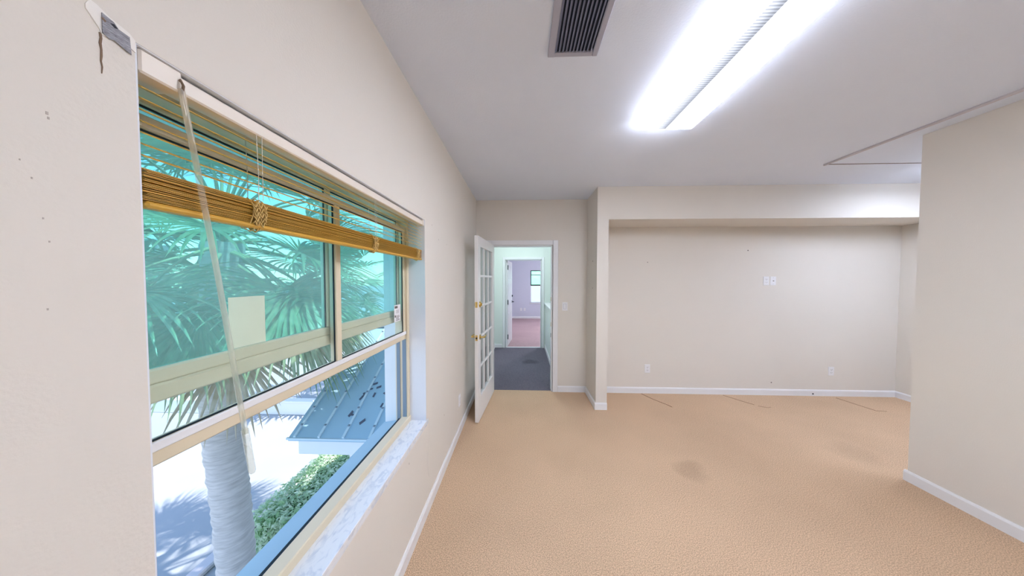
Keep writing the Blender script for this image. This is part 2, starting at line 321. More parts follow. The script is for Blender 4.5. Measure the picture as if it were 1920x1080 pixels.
# baseboards
BH, BT = 0.082, 0.014
def base(name, pts, label):
    """pts: polyline on the floor; the board stands to the left of the travel direction"""
    mb = MB()
    for (a, b) in zip(pts[:-1], pts[1:]):
        a, b = Vector(a), Vector(b); t = (b-a).normalized(); nrm = Vector((-t.y, t.x))
        prof = [(0, 0), (BT, 0), (BT, BH-0.014), (BT*0.5, BH), (0, BH)]
        vs = [];
        for p, e in ((a, -BT*0.0), (b, BT*0.0)):
            for (d, z) in prof: q = p+nrm*d+t*e; vs.append((q.x, q.y, z))
        n = len(prof); mb.add(vs, [tuple(range(n-1, -1, -1)), tuple(range(n, 2*n))]+[(i, (i+1) % n, n+(i+1) % n, n+i) for i in range(n)])
    return struct(name, mb, 'trim', label, 'baseboard')
base('baseboard_left', [(XL, D1), (XL, YB)], 'white baseboard along the window wall')
base('baseboard_back', [(XC0, D1), (0.492, D1)], 'short white baseboard between the doorway and the wall stub')
base('baseboard_column', [(XC0, D2), (XC0, D1)], 'white baseboard on the doorway side of the wall stub')
base('baseboard_stub', [(XC1, D2), (XC0-BT, D2)], 'white baseboard across the narrow end of the wall stub')
bba = base('baseboard_alcove', [(XA, D1), (XC1, D1)], 'long white baseboard across the rear of the alcove')
base('baseboard_alcove_end', [(XA, YB), (XA, D1)], 'white baseboard on the end wall of the alcove')
base('baseboard_right', [(XR, YB), (XR, DR+BT)], 'white baseboard on the right partition wall')
base('baseboard_right_end', [(XR, DR), (XR+0.12, DR)], 'white baseboard around the end of the right partition')
base('baseboard_rear', [(XL, YB), (XR, YB)], 'white baseboard on the wall behind the viewer')
base('baseboard_hall_left', [(XL, HE), (XL, D1+0.12)], 'white baseboard along the left of the hallway')
base('baseboard_hall_end', [(-0.459, HE), (XL, HE)], 'tiny white baseboard left of the second doorway')
base('baseboard_hall_knee', [(0.52, D1+0.12), (0.52, HE)], 'white baseboard at the foot of the half wall')
base('baseboard_far_end', [(XF, FE), (XL, FE)], 'white baseboard across the farthest lavender wall')
d = MB().tube([(3.878, D1-BT-0.004, 0.03), (3.878, D1-BT+0.002, 0.03)], 0.009, 10); obj('cable_hole', d, 'dark', bba)

# door casings and jamb linings
def casing(name, x0, x1, ztop, yf, yb, wdt, label):
    t = thing(name, label, 'door frame', ((x0+x1)/2, yf, 0), kind='structure')
    for (yy, s) in ((yf, -1), (yb, 1)):
        a, b = (yy-0.018, yy) if s < 0 else (yy, yy+0.018)
        obj('side_casing', MB().box(x0-wdt, x0-0.006, a, b, 0, ztop+wdt-0.01, 0.004), 'trim', t)
        obj('side_casing', MB().box(x1+0.006, x1+wdt, a, b, 0, ztop+wdt-0.01, 0.004), 'trim', t)
        obj('head_casing', MB().box(x0-0.006, x1+0.006, a, b, ztop-0.0+0.002, ztop+wdt-0.01, 0.004), 'trim', t)
    obj('jamb', MB().box(x0-0.006, x0+0.012, yf, yb, 0, ztop), 'trim', t)
    obj('jamb', MB().box(x1-0.012, x1+0.006, yf, yb, 0, ztop), 'trim', t)
    obj('head_jamb', MB().box(x0, x1, yf, yb, ztop-0.012, ztop+0.004), 'trim', t)
    return t
cs = casing('trim_doorway', -0.42, 0.413, 2.018, D1, D1+0.12, 0.076, 'white casing around the nearer doorway behind the glass door')
for z in (0.93, 1.28, 0.78): obj('strike_plate', MB().box(0.3975, 0.402, D1+0.02, D1+0.045, z-0.028, z+0.028), 'brass' if z != 0.78 else 'hole', cs)
casing('trim_far_doorway', -0.374, 0.43, 1.997, HE, HE+0.12, 0.066, 'white casing around the farther doorway at the hallway end')
struct('trim_threshold', MB().box(-0.374, 0.43, HE+0.02, HE+0.07, -0.004, 0.006, 0.002), 'trim', 'thin pale threshold strip under the farther doorway', 'threshold')

# ------------------------------------------------------------------ french door (local: hinge at origin, leaf along +x, face +y/-y)
def hw_lever(parent, x, z, side, label=None):
    y = 0.02*side
    o = MB().tube([(x, y, z), (x, y+0.008*side, z)], 0.028, 16); rose = obj('handle_rose', o, 'brass', parent, False)
    o = MB().tube([(x, y+0.006*side, z), (x, y+0.05*side, z)], 0.009, 10)
    o.tube([(x, y+0.048*side, z), (x-0.03, y+0.052*side, z+0.002), (x-0.075, y+0.05*side, z+0.006), (x-0.105, y+0.047*side, z+0.002)], [0.010, 0.010, 0.008, 0.006], 10)
    obj('handle_lever', o, 'brass', parent, False)
L, TH, HT = 0.868, 0.04, 2.008
ang = math.atan2(2.914-3.79, -0.492+0.41)
dr = thing('door_1', 'white glazed french door standing open against the window wall', 'door', (-0.404, 3.79, 0.008), ang, kind='structure')
ST, TR, BR, MU = 0.105, 0.105, 0.25, 0.024
fb = MB()
fb.box(0, ST, -TH/2, TH/2, 0, HT, 0.002); fb.box(L-ST, L, -TH/2, TH/2, 0, HT, 0.002)
fb.box(ST, L-ST, -TH/2, TH/2, HT-TR, HT); fb.box(ST, L-ST, -TH/2, TH/2, 0, BR)
obj('door_frame', fb, 'door', dr, False)
gw = (L-2*ST-2*MU)/3; gh = (HT-TR-BR-4*MU)/5
for i in range(1, 3):
    x = ST+i*gw+(i-1)*MU; obj('muntin', MB().box(x, x+MU, -0.014, 0.014, BR, HT-TR, 0.004), 'door', dr, False)
for j in range(1, 5):
    z = BR+j*gh+(j-1)*MU; obj('muntin', MB().box(ST, L-ST, -0.0135, 0.0135, z, z+MU, 0.004), 'door', dr, False)
pane_me = None
for i in range(3):
    for j in range(5):
        if pane_me is None:
            pane_me = MB().box(0, gw, -0.002, 0.002, 0, gh).mesh('pane'); pane_me.materials.append(M['glass_clear'])
        p = obj('pane', pane_me, None, dr); p.location = (ST+i*(gw+MU), 0, BR+j*(gh+MU))
hw_lever(dr, L-0.062, 0.917, 1); hw_lever(dr, L-0.062, 0.917, -1)
for s in (1, -1):
    b = MB().tube([(L-0.062, 0.02*s, 1.273), (L-0.062, 0.03*s, 1.273), (L-0.062, 0.034*s, 1.273)], [0.032, 0.031, 0.024], 18); obj('deadbolt', b, 'brass', dr, False)
b = MB().box(L-0.062-0.005, L-0.062+0.005, 0.03, 0.048, 1.273-0.016, 1.273+0.016, 0.003); obj('thumb_turn', b, 'brass', dr, False)
for z in (1.273, 0.917): obj('latch_plate', MB().box(L-0.001, L+0.002, -0.0125, 0.0125, z-0.03, z+0.03), 'brass', dr, False)
for z in (0.917,): obj('latch_bolt', MB().box(L, L+0.010, -0.007, 0.007, z-0.012, z+0.008, 0.002), 'dark', dr, False)
for z in (0.2, 1.0, 1.8): obj('hinge', MB().tube([(-0.008, -0.024, z-0.045), (-0.008, -0.024, z+0.045)], 0.007, 8), 'brass', dr, False)

# far door: panelled leaf swung into the far room
fd = thing('door_2', 'white panelled door with dark hinges open in the farther doorway', 'door', (-0.352, HE+0.10, 0.006), math.atan2(0.79, 0.075), kind='structure')
FL = 0.78
leaf = MB().box(0, FL, -0.02, 0.02, 0, 1.98, 0.002); obj('leaf', leaf, 'trim', fd, False)
for (z0, z1) in ((0.2, 0.75), (0.92, 1.45), (1.56, 1.86)):
    for (x0, x1) in ((0.11, 0.36), (0.43, 0.68)):
        obj('raised_panel', MB().box(x0, x1, -0.026, 0.026, z0, z1, 0.006), 'trim', fd, False)
for z in (0.22, 1.02, 1.82): obj('hinge', MB().box(-0.014, 0.035, -0.024, -0.0195, z-0.05, z+0.05).tube([(-0.008, -0.028, z-0.055), (-0.008, -0.028, z+0.055)], 0.009, 8), 'hinge', fd, False)
for s in (-1, 1):
    k = MB().tube([(FL-0.06, 0.02*s, 0.98), (FL-0.06, 0.03*s, 0.98)], 0.03, 12).tube([(FL-0.06, 0.03*s, 0.98), (FL-0.06, 0.07*s, 0.98)], 0.01, 8).tube([(FL-0.06, 0.07*s, 0.98), (FL-0.17, 0.072*s, 0.98)], 0.009, 8)
    obj('lever_handle', k, 'hinge', fd, False)
    obj('deadbolt', MB().tube([(FL-0.06, 0.02*s, 1.13), (FL-0.06, 0.045*s, 1.13)], 0.024, 12), 'hinge', fd, False)

# ------------------------------------------------------------------ windows
def window(name, y0, y1, label, full=True):
    """aluminium single hung window in the outer wall with its lower sash pushed up"""
    t = thing(name, label, 'window', (-0.78, (y0+y1)/2, 0.62), kind='structure')
    zb, zt = 0.62, ZW; fx0, fx1 = -0.822, -0.738; fw = 0.026
    obj('frame_jamb', MB().box(fx0, fx1, y0, y0+fw, zb, zt, 0.003), 'frame', t)
    obj('frame_jamb', MB().box(fx0, fx1, y1-fw, y1, zb, zt, 0.003), 'frame', t)
    obj('frame_head', MB().box(fx0, fx1, y0+fw, y1-fw, zt-0.014, zt, 0.003), 'frame', t)
    obj('frame_sill', MB().box(-0.785, fx1+0.006, y0, y1, zb-0.005, zb+0.036, 0.004), 'frame', t)
    obj('sill_gasket', MB().box(-0.802, -0.785, y0+fw, y1-fw, zb-0.005, zb+0.026), 'gasket', t)
    obj('track', MB().box(-0.812, -0.79, y1-fw-0.006, y1-fw, zb, 1.165, 0.001), 'track', t)
    obj('track', MB().box(-0.774, -0.750, y1-fw-0.004, y1-fw, zb+0.036, 1.165), 'track', t)
    a0, a1 = y0+fw, y1-fw; my = (y0+y1)/2
    # raised lower sash, room side
    sx0, sx1 = -0.782, -0.752
    s = obj('lower_sash', MB().box(sx0, sx1, a0, a1, 1.165, 1.215, 0.004).box(sx0, sx1, a0, a1, 1.85, 1.878, 0.003)
            .box(sx0, sx1, a0, a0+0.024, 1.215, 1.85, 0.003).box(sx0, sx1, a1-0.024, a1, 1.215, 1.85, 0.003).box(sx0, sx1, my-0.016, my+0.016, 1.215, 1.85, 0.003), 'frame', t)
    obj('rail_lip', MB().box(sx1-0.002, sx1+0.005, a0, a1, 1.197, 1.217, 0.002), 'trim', s)
    for (p, r) in ((a0+0.024, my-0.016), (my+0.016, a1-0.024)):
        g = obj('pane', MB().box(-0.769, -0.765, p, r, 1.215, 1.85), 'glass_light', s)
        gb = MB().box(-0.764, -0.7595, p, r, 1.215, 1.2185).box(-0.764, -0.7595, p, r, 1.8465, 1.85).box(-0.764, -0.7595, r-0.0035, r, 1.215, 1.85)
        obj('gasket', gb, 'gasket', s)
    # fixed upper sash, street side
    ux0, ux1 = -0.818, -0.79
    u = obj('upper_sash', MB().box(ux0, ux1, a0, a1, 1.282, 1.322, 0.004).box(ux0+0.004, ux1-0.003, a0, a1, 1.322, 1.356, 0.004).box(ux0, ux1, a0, a1, 1.915, zt-0.008, 0.002)
            .box(ux0, ux1, a0, a0+0.022, 1.356, 1.915, 0.003).box(ux0, ux1, a1-0.022, a1, 1.356, 1.915, 0.003).box(ux0, ux1, my-0.015, my+0.015, 1.356, 1.915, 0.003), 'frame', t)
    for (p, r) in ((a0+0.022, my-0.015), (my+0.015, a1-0.022)):
        obj('pane', MB().box(-0.806, -0.802, p, r, 1.356, 1.915), 'glass_teal', u)
        gb = MB().box(-0.801, -0.797, p, r, 1.911, 1.915).box(-0.801, -0.797, r-0.004, r, 1.356, 1.915)
        obj('gasket', gb, 'gasket', u)
    # plaster reveal lining and outer masonry sill
    obj('reveal', MB().box(-0.738, XL-0.001, y1-0.003, y1+0.001, zb, zt).box(-0.738, XL-0.001, y0-0.001, y0+0.003, zb, zt).box(-0.738, XL-0.001, y0, y1, zt-0.002, zt+0.001), 'reveal', t)
    obj('outer_reveal', MB().box(XO-0.004, -0.82, y1-0.004, y1+0.002, 0.60, zt).box(XO-0.004, -0.82, y0-0.002, y0+0.004, 0.60, zt).box(XO-0.004, -0.82, y0, y1, zt-0.004, zt+0.002), 'fascia', t)
    obj('outer_sill', MB().prism([(-0.795, 0.60), (-0.795, 0.626), (-0.912, 0.604), (-0.912, 0.57), (-0.90, 0.57), (-0.90, 0.587)], 'y', y0+0.001, y1-0.001), 'outersill', t)
    return t
window('window_1', YW0, YW1, 'wide beige window with its lower sash raised behind teal glass')
window('window_2', -3.0, -1.66, 'beige window behind the viewer')
window('window_3', 4.55, 5.85, 'window in the left wall of the hallway')
def sill(y0, y1, label):
    t = struct('window_sill', MB().box(-0.742, XL+0.004, y0-0.0, y1, 0.585, 0.621, 0.002).box(XL, XL+0.004, y0-0.03, y0-0.0001, 0.590, 0.621, 0.001).box(XL, XL+0.004, y1+0.0001, y1+0.028, 0.590, 0.621, 0.001), 'marble', label, 'sill'); return t
sill(YW0, YW1, 'white veined marble sill under the open window')
sill(-3.0, -1.66, 'marble sill behind the viewer'); sill(4.55, 5.85, 'marble sill in the hallway')
# far window
wf = thing('window_4', 'small teal window with a dark frame in the farthest room', 'window', (0.79, FE+0.06, 0.62), kind='structure')
x0, x1, z0, z1 = WF
yy = FE+0.05
obj('frame', MB().box(x0, x0+0.03, yy, yy+0.06, z0, z1).box(x1-0.03, x1, yy, yy+0.06, z0, z1).box(x0, x1, yy, yy+0.06, z0, z0+0.03), 'trim', wf)
obj('head_rail', MB().box(x0, x1, yy-0.02, yy+0.06, z1-0.03, z1, 0.003), 'hinge', wf)
obj('upper_stile', MB().box(x0+0.0, x0+0.035, yy-0.004, yy+0.02, 1.34, z1-0.03).box(x0, x1, yy-0.004, yy+0.03, 1.72, 1.745), 'hinge', wf)
obj('meeting_rail', MB().box(x0, x1, yy-0.006, yy+0.05, 1.30, 1.35, 0.003), 'hinge', wf)
obj('pane', MB().box(x0+0.03, x1-0.03, yy+0.03, yy+0.034, 1.35, z1-0.03), 'glass_teal', wf)
obj('pane', MB().box(x0+0.03, x1-0.03, yy+0.036, yy+0.04, z0+0.03, 1.30), 'glass_light', wf)
obj('sill', MB().box(x0-0.04, x1+0.04, FE-0.03, yy, z0-0.03, z0, 0.004), 'trim', wf)

# ------------------------------------------------------------------ venetian blind drawn up in the window
bl = thing('venetian_blind', 'cream venetian blind, backlight gold in its colour, drawn up in a bunch at the window top', 'blind', (-0.655, (YW0+YW1)/2, 1.90))
BY0, BY1 = YW0+0.012, YW1-0.008
hr = obj('headrail', MB().box(-0.678, -0.640, BY0, BY1, 1.899, 1.929, 0.003), 'headrail', bl)
obj('end_bracket', MB().box(-0.682, -0.634, BY0-0.004, BY0+0.055, 1.895, 1.9345, 0.003), 'headrail', hr)
obj('end_bracket', MB().box(-0.682, -0.634, BY1-0.012, BY1+0.004, 1.895, 1.9345, 0.003), 'headrail', hr)
def slat_mesh(y0, y1, tilt, crown=1.0):
    prof = [(-0.0125, -0.0009*crown), (-0.006, 0.0004*crown), (0, 0.0009*crown), (0.006, 0.0004*crown), (0.0125, -0.0009*crown)]
    up_ = [(x, z+0.0007) for x, z in prof]; lo = [(x, z-0.0002) for x, z in reversed(prof)]
    c, s_ = math.cos(tilt), math.sin(tilt)
    return MB().prism([(x*c-z*s_, x*s_+z*c) for x, z in up_+lo], 'y', y0, y1).mesh('slat')
cy = (YW0+YW1)/2
sm_open = slat_mesh(BY0-cy+0.006, BY1-cy-0.004, -0.36); sm_open.materials.append(M['slat'])
sm_flat = slat_mesh(BY0-cy+0.006, BY1-cy-0.004, 0.0, 0.25); sm_flat.materials.append(M['slat'])
for i in range(7):
    o = obj('slat', sm_open, None, bl); o.location = (-0.003, 0, 1.882-1.90-0.0195*i)
NST = 21
for i in range(NST):
    o = obj('slat', sm_flat, None, bl); z = 1.687+0.056*i/NST
    o.location = (-0.003+random.uniform(-0.004, 0.003), random.uniform(-0.006, 0.002), z-1.90); o.rotation_euler = (random.uniform(-0.0006, 0.0006), random.uniform(-0.05, 0.05), 0)
obj('bottom_rail', MB().box(-0.671, -0.645, BY0+0.006, BY1-0.004, 1.674, 1.6855, 0.004), 'slat', bl)
for yl in (0.66, 1.20, 1.70):
    lad = MB()
    for dx in (-0.014, 0.014): lad.tube([(-0.658+dx, yl, 1.90), (-0.658+dx, yl+0.003, 1.80), (-0.658+dx, yl+0.002, 1.745)], 0.0008, 5)
    lad.tube([(-0.642, yl+0.012, 1.90), (-0.6425, yl+0.012, 1.745)], 0.0007, 5)
    obj('ladder_cord', lad, 'string', bl)
    kn_ = MB()                                                # cord bunched round the stack
    for k in range(9):
        y_ = yl-0.014+0.0035*k+random.uniform(-0.002, 0.002); zz0, zz1 = 1.672+random.uniform(-0.006, 0.004), 1.742+random.uniform(-0.01, 0.006)
        pts = []
        for q in range(13):
            a = 2*math.pi*q/12; pts.append((-0.658+0.0165*math.cos(a)*(1+0.12*math.sin(3*a+k)), y_+0.006*math.sin(a+k*1.7), (zz0+zz1)/2+(zz1-zz0)/2*math.sin(a)))
        kn_.tube(pts, 0.0015, 5, False)
    for k in range(5):
        pts = [(-0.6405+0.001*k, yl-0.016+0.032*q/8, 1.684+0.011*k+0.007*math.sin(q*1.9+k)) for q in range(9)]
        kn_.tube(pts, 0.0016, 5)
    obj('cord_bunch', kn_, 'cord', bl)
wd = obj('tilt_wand', MB().tube([(-0.633, 0.503, 1.902), (-0.632, 0.52, 1.79), (-0.629, 0.553, 1.55), (-0.6275, 0.598, 1.20)], 0.0052, 6), 'clearplastic', bl)
obj('wand_grip', MB().tube([(-0.6275, 0.5965, 1.21), (-0.627, 0.61, 1.105), (-0.627, 0.611, 1.10)], [0.0068, 0.0068, 0.005], 8), 'clearplastic', wd)
obj('wand_hook', MB().tube([(-0.640, 0.502, 1.912), (-0.632, 0.502, 1.918), (-0.628, 0.503, 1.908), (-0.632, 0.504, 1.893)], 0.0022, 6), 'crack', wd)
setp(obj('lift_cord', MB().tube([(XL+0.0165, 1.790, 0.640), (XL+0.016, 1.792, 0.50), (XL+0.004, 1.793, 0.38), (XL+0.003, 1.800, 0.28), (XL+0.003, 1.815, 0.222)], 0.0009, 5), 'string'),
     'thin pale cord hanging down the wall below the marble sill', 'cord')

# paper sheet and product label on the panes
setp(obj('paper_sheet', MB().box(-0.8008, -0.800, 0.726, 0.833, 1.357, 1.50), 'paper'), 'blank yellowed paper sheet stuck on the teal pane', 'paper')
lb = thing('product_label', 'small white printed label in the lower corner of the right pane', 'label', (-0.7635, 1.668, 1.29))
obj('sheet', MB().box(-0.7646, -0.764, 1.628, 1.712, 1.292, 1.395), 'plate', lb)
pr = MB().box(-0.7638, -0.7634, 1.634, 1.672, 1.374, 1.388).box(-0.7638, -0.7634, 1.634, 1.647, 1.32, 1.333)
for k in range(5): pr.box(-0.7638, -0.7634, 1.65, 1.70-0.006*(k % 3), 1.300+0.0065*k, 1.3025+0.0065*k)
for k in range(3): pr.box(-0.7638, -0.7634, 1.652, 1.69, 1.346+0.007*k, 1.3475+0.007*k)
obj('print', pr, 'hole', lb)

# ------------------------------------------------------------------ damaged corner and small marks on the window wall
def wallpoly(name, pts, x0, x1, m, parent):
    return obj(name, MB().prism(pts, 'x', x0, x1), m, parent)
wallpoly('plaster_patch', [(0.389, 1.947), (0.393, 1.957), (0.400, 1.956), (0.412, 1.949), (0.424, 1.946), (0.434, 1.943), (0.4405, 1.937), (0.4405, 1.918), (0.425, 1.925), (0.404, 1.915), (0.402, 1.922), (0.394, 1.934), (0.389, 1.941)], XL, XL+0.0012, 'spackle', wall_left)
wallpoly('metal_corner_bead', [(0.404, 1.948), (0.416, 1.9445), (0.421, 1.938), (0.433, 1.9365), (0.4345, 1.910), (0.4250, 1.9135), (0.4155, 1.9175), (0.4115, 1.9150), (0.404, 1.9185)], XL+0.0013, XL+0.0026, 'mesh', wall_left)
wallpoly('bead_gouge', [(0.4025, 1.9395), (0.4045, 1.9415), (0.408, 1.9385), (0.4065, 1.936)], XL+0.0026, XL+0.0030, 'crack', wall_left)
wallpoly('bead_gouge', [(0.412, 1.9395), (0.416, 1.9415), (0.420, 1.9375), (0.4165, 1.936)], XL+0.0026, XL+0.0030, 'dark', wall_left)
cz = [1.9175, 1.91, 1.902, 1.893, 1.884, 1.876, 1.868, 1.858]; cwid = [0.0022, 0.0019, 0.0022, 0.0014, 0.0017, 0.0011, 0.0008, 0.0002]
pl = [(0.4025+0.0006*math.sin(i*2.3)-w_/2, z) for i, (z, w_) in enumerate(zip(cz, cwid))]+[(0.4025+0.0006*math.sin(i*2.3)+w_/2+0.0004, z) for i, (z, w_) in reversed(list(enumerate(zip(cz, cwid))))]
wallpoly('plaster_crack', pl, XL, XL+0.0010, 'crack', wall_left)
for (y, z, s) in ((0.352, 1.77, 0.0020), (0.353, 1.764, 0.0016), (0.338, 1.68, 0.0012), (0.345, 1.63, 0.0012), (0.349, 1.60, 0.0012), (0.345, 1.51, 0.0014), (0.330, 1.70, 0.001), (1.93, 1.93, 0.004), (2.08, 1.85, 0.004), (2.3, 1.84, 0.004), (2.2, 0.45, 0.006), (1.50, 0.52, 0.005)):
    obj('scuff_mark', MB().box(XL, XL+0.0006, y-s*0.5, y+s*0.5, z-s, z+s), 'scuff', wall_left)
for (y, z) in ((3.5, 1.78), (3.5, 1.445)): obj('nail_hole', MB().tube([(XC0-0.0007, y, z), (XC0+0.001, y, z)], 0.008, 8), 'hole', wall_column)
for (x, z, r) in ((1.69, 1.785, 0.006), (3.0, 1.94, 0.008), (3.35, 0.17, 0.008)): obj('nail_hole', MB().tube([(x, D1-0.0007, z), (x, D1+0.001, z)], r, 8), 'hole', wall_back)

# ------------------------------------------------------------------ outlets and switches
def outlet(loc, rz, label, kind='duplex'):
    t = thing({'duplex': 'power_outlet', 'rocker': 'light_switch', 'coax': 'cable_plate'}[kind], label, {'duplex': 'outlet', 'rocker': 'switch', 'coax': 'wall plate'}[kind], loc, rz)
    wdt, hgt = 0.074, 0.116
    obj('cover_plate', MB().box(-wdt/2, wdt/2, -0.006, 0, -hgt/2, hgt/2, 0.0022), 'plate', t, False)
    if kind == 'duplex':
        for z in (0.02, -0.02):
            r = obj('receptacle', MB().box(-0.0165, 0.0165, -0.008, -0.005, z-0.014, z+0.014, 0.003), 'plate', t, False)
            for x in (-0.007, 0.007): obj('slot', MB().box(x-0.0014, x+0.0014, -0.0084, -0.0079, z-0.002, z+0.008), 'hole', r, False)
            obj('slot', MB().tube([(0, -0.0084, z-0.008), (0, -0.0079, z-0.008)], 0.003, 8), 'hole', r, False)
        obj('screw', MB().tube([(0, -0.0075, 0), (0, -0.005, 0)], 0.003, 8), 'ventframe', t, False)
    elif kind == 'rocker':
        obj('rocker', MB().prism([(-0.005, -0.033), (-0.0105, -0.033), (-0.0075, 0), (-0.0065, 0.033), (-0.005, 0.033)], 'x', -0.0165, 0.0165), 'trim', t, False)
        obj('rocker_bezel', MB().box(-0.02, 0.02, -0.0066, -0.005, -0.0365, -0.033).box(-0.02, 0.02, -0.0066, -0.005, 0.033, 0.0365).box(-0.02, -0.0165, -0.0066, -0.005, -0.033, 0.033).box(0.0165, 0.02, -0.0066, -0.005, -0.033, 0.033), 'ventframe', t, False)
    else:
        obj('coax_jack', MB().tube([(0, -0.016, 0), (0, -0.005, 0)], 0.005, 10), 'hole', t, False)
        for z in (0.042, -0.042): obj('screw', MB().tube([(0, -0.0075, z), (0, -0.005, z)], 0.003, 8), 'ventframe', t, False)
    return t
outlet((0.585, D1, 1.183), 0, 'white rocker light switch on the wall right of the doorway', 'rocker')
outlet((1.707, D1, 0.338), 0, 'low white power outlet near the left end of the alcove')
outlet((4.114, D1, 0.334), 0, 'low white power outlet near the right end of the alcove')
outlet((3.243, D1, 1.535), 0, 'white power outlet high in the alcove, left of the cable plate')
outlet((3.332, D1, 1.535), 0, 'white cable plate with one round jack, high in the alcove', 'coax')
outlet((XL, 2.735, 0.335), math.pi/2, 'white power outlet low on the window wall beside the open door')
outlet((0.10, FE, 0.36), 0, 'small outlet on the lavender wall of the farthest room')
outlet((-0.04, FE, 0.36), 0, 'blank looking plate left of the outlet in the farthest room', 'coax')

# ------------------------------------------------------------------ ceiling vent
vt = thing('ceiling_vent', 'grey louvred air vent set in the ceiling', 'vent', (0.239, 1.19, ZC))
vx0, vx1, vy0, vy1, vb = 0.121, 0.357, 0.985, 1.381, 0.026
obj('vent_frame', MB().box(vx0, vx0+vb+0.006, vy0, vy1, ZC-0.012, ZC, 0.003).box(vx1-vb, vx1, vy0, vy1, ZC-0.012, ZC, 0.003).box(vx0+vb, vx1-vb, vy0, vy0+vb, ZC-0.011, ZC, 0.003).box(vx0+vb, vx1-vb, vy1-vb, vy1, ZC-0.011, ZC, 0.003), 'ventframe', vt)
obj('duct_backing', MB().box(vx0+0.01, vx1-0.01, vy0+0.01, vy1-0.01, ZC-0.002, ZC-0.0005), 'ventback', vt)
lm = MB().prism([(-0.0055, -0.011), (-0.0045, -0.0115), (0.0045, -0.002), (0.0035, -0.0018)], 'y', vy0+vb-1.19, vy1-vb-1.19).mesh('louvre'); lm.materials.append(M['ventslat'])
for i in range(11):
    o = obj('louvre', lm, None, vt); o.location = (vx0+vb+0.012+i*0.0163-0.239, 0, 0)
obj('damper_lever', MB().box(vx1-vb-0.012, vx1-vb-0.006, vy1-vb-0.02, vy1-vb-0.004, ZC-0.016, ZC-0.004, 0.001), 'ventframe', vt)

# ------------------------------------------------------------------ fluorescent fixtures
def fixture(x0, x1, y0, y1, label, strength, tone=(0.90, 0.955, 1.11)):
    cx, cyy = (x0+x1)/2, (y0+y1)/2
    t = thing('ceiling_light', label, 'ceiling light', (cx, cyy, ZC), group=None)
    obj('housing', MB().box(x0+0.02, x1-0.02, y0+0.004, y1-0.004, ZC-0.02, ZC, 0.002), 'lampmetal', t)
    zb = ZC-0.076
    prof = [(x0+0.004, ZC-0.004), (x0, zb+0.016), (x0+0.005, zb+0.004), (x0+0.018, zb), (x1-0.018, zb), (x1-0.005, zb+0.004), (x1, zb+0.016), (x1-0.004, ZC-0.004)]
    inner = [(x, z+0.002) for x, z in reversed(prof)]
    mb = MB(); n = len(prof); vs = []
    for y in (y0, y1): vs += [(x, y, z) for x, z in prof]
    mb.add(vs, [(i, i+1, n+i+1, n+i) for i in range(n-1)], False)
    obj('prismatic_lens', mb, lens_mat('prismatic lens glow', x0-cx, x1-cx, strength, tone), t)
    ecm = emit('end cap glow', tone, strength*(0.6 if x0 < 3 else 0.3))
    for y in (y0, y1): obj('end_cap', MB().prism(prof, 'y', y-0.003, y+0.003), ecm, t)
    return t
fixture(0.792, 1.138, 0.70, 1.928, 'long glowing white fluorescent fixture with a prismatic lens on the ceiling', LAMP)
fixture(3.92, 4.26, 1.55, 2.75, 'fluorescent fixture behind the right partition', LAMP*1.1, (0.82, 0.92, 1.15))
fixture(1.85, 2.19, -2.3, -1.1, 'added fluorescent fixture, out of view behind the viewer, evening the light', LAMP)  # extra fixture added out of view to even the light on the walls
def dome(loc, label, m):
    t = thing('added_dome_light', label, 'ceiling light', loc)
    obj('base_ring', MB().tube([(loc[0], loc[1], loc[2]), (loc[0], loc[1], loc[2]-0.025)], 0.17, 24), 'lampmetal', t)
    pts = [(loc[0], loc[1], loc[2]-0.025-0.09*math.sin(a)) for a in [i*math.pi/16 for i in range(9)]]; rr = [max(0.16*math.cos(a), 0.004) for a in [i*math.pi/16 for i in range(9)]]
    obj('glass_bowl', MB().tube(pts, rr, 24), m, t)
dome((0.1, 5.1, ZC), 'added dome light, out of view, brightening the hallway', 'hallglow')  # unseen lamp added to brighten the hallway
dome((1.5, 8.6, ZC), 'added dome light, out of view, brightening the farthest room', 'farglow')  # unseen lamp added to lift the far room

# frayed seams in the alcove carpet
for pts in ([(1.62, 3.79), (1.70, 3.62), (1.80, 3.46), (1.83, 3.40)], [(2.70, 3.78), (2.80, 3.62), (2.88, 3.50)], [(2.90, 3.47), (2.98, 3.43), (3.02, 3.44)], [(4.12, 3.75), (4.16, 3.55), (4.19, 3.40)], [(4.19, 3.395), (4.30, 3.385)]):
    mb = MB(); n = len(pts); vs = []
    for i, (x, y) in enumerate(pts): vs += [(x-0.006-0.003*(i % 2), y, 0.0), (x+0.005+0.004*((i+1) % 2), y, 0.0), (x, y, 0.0022)]
    mb.add(vs, [(i*3+a, (i+1)*3+a, (i+1)*3+b, i*3+b) for i in range(n-1) for a, b in ((0, 2), (2, 1), (1, 0))]); obj('carpet_seam', mb, 'seamdark', floor)

# ------------------------------------------------------------------ outdoors
GZ = -3.0
struct('ground', MB().box(-160, XO-0.5, -120, 200, GZ-0.3, GZ).box(XO-0.5, 60, 14, 200, GZ-0.3, GZ), 'drive', 'pale sunlit concrete drive outside the window', 'ground')
struct('wall_exterior_base', MB().box(XO, XO+0.2, -4.2, 11.3, GZ, -0.06), 'stucco', 'white outer wall of the storey below', 'wall')
struct('kerb', MB().box(-5.07, -4.86, -8, 9, GZ, GZ+0.09, 0.02), 'kerb', 'straight concrete kerb beside the palm bed', 'kerb')
setp(obj('garden_wall', MB().box(-22, -6.2, 8.9, 9.1, GZ, GZ+0.42, 0.02).box(-22, -6.2, 8.86, 9.14, GZ+0.42, GZ+0.48, 0.01), 'stucco'), 'low white garden wall across the far side of the drive', 'wall')

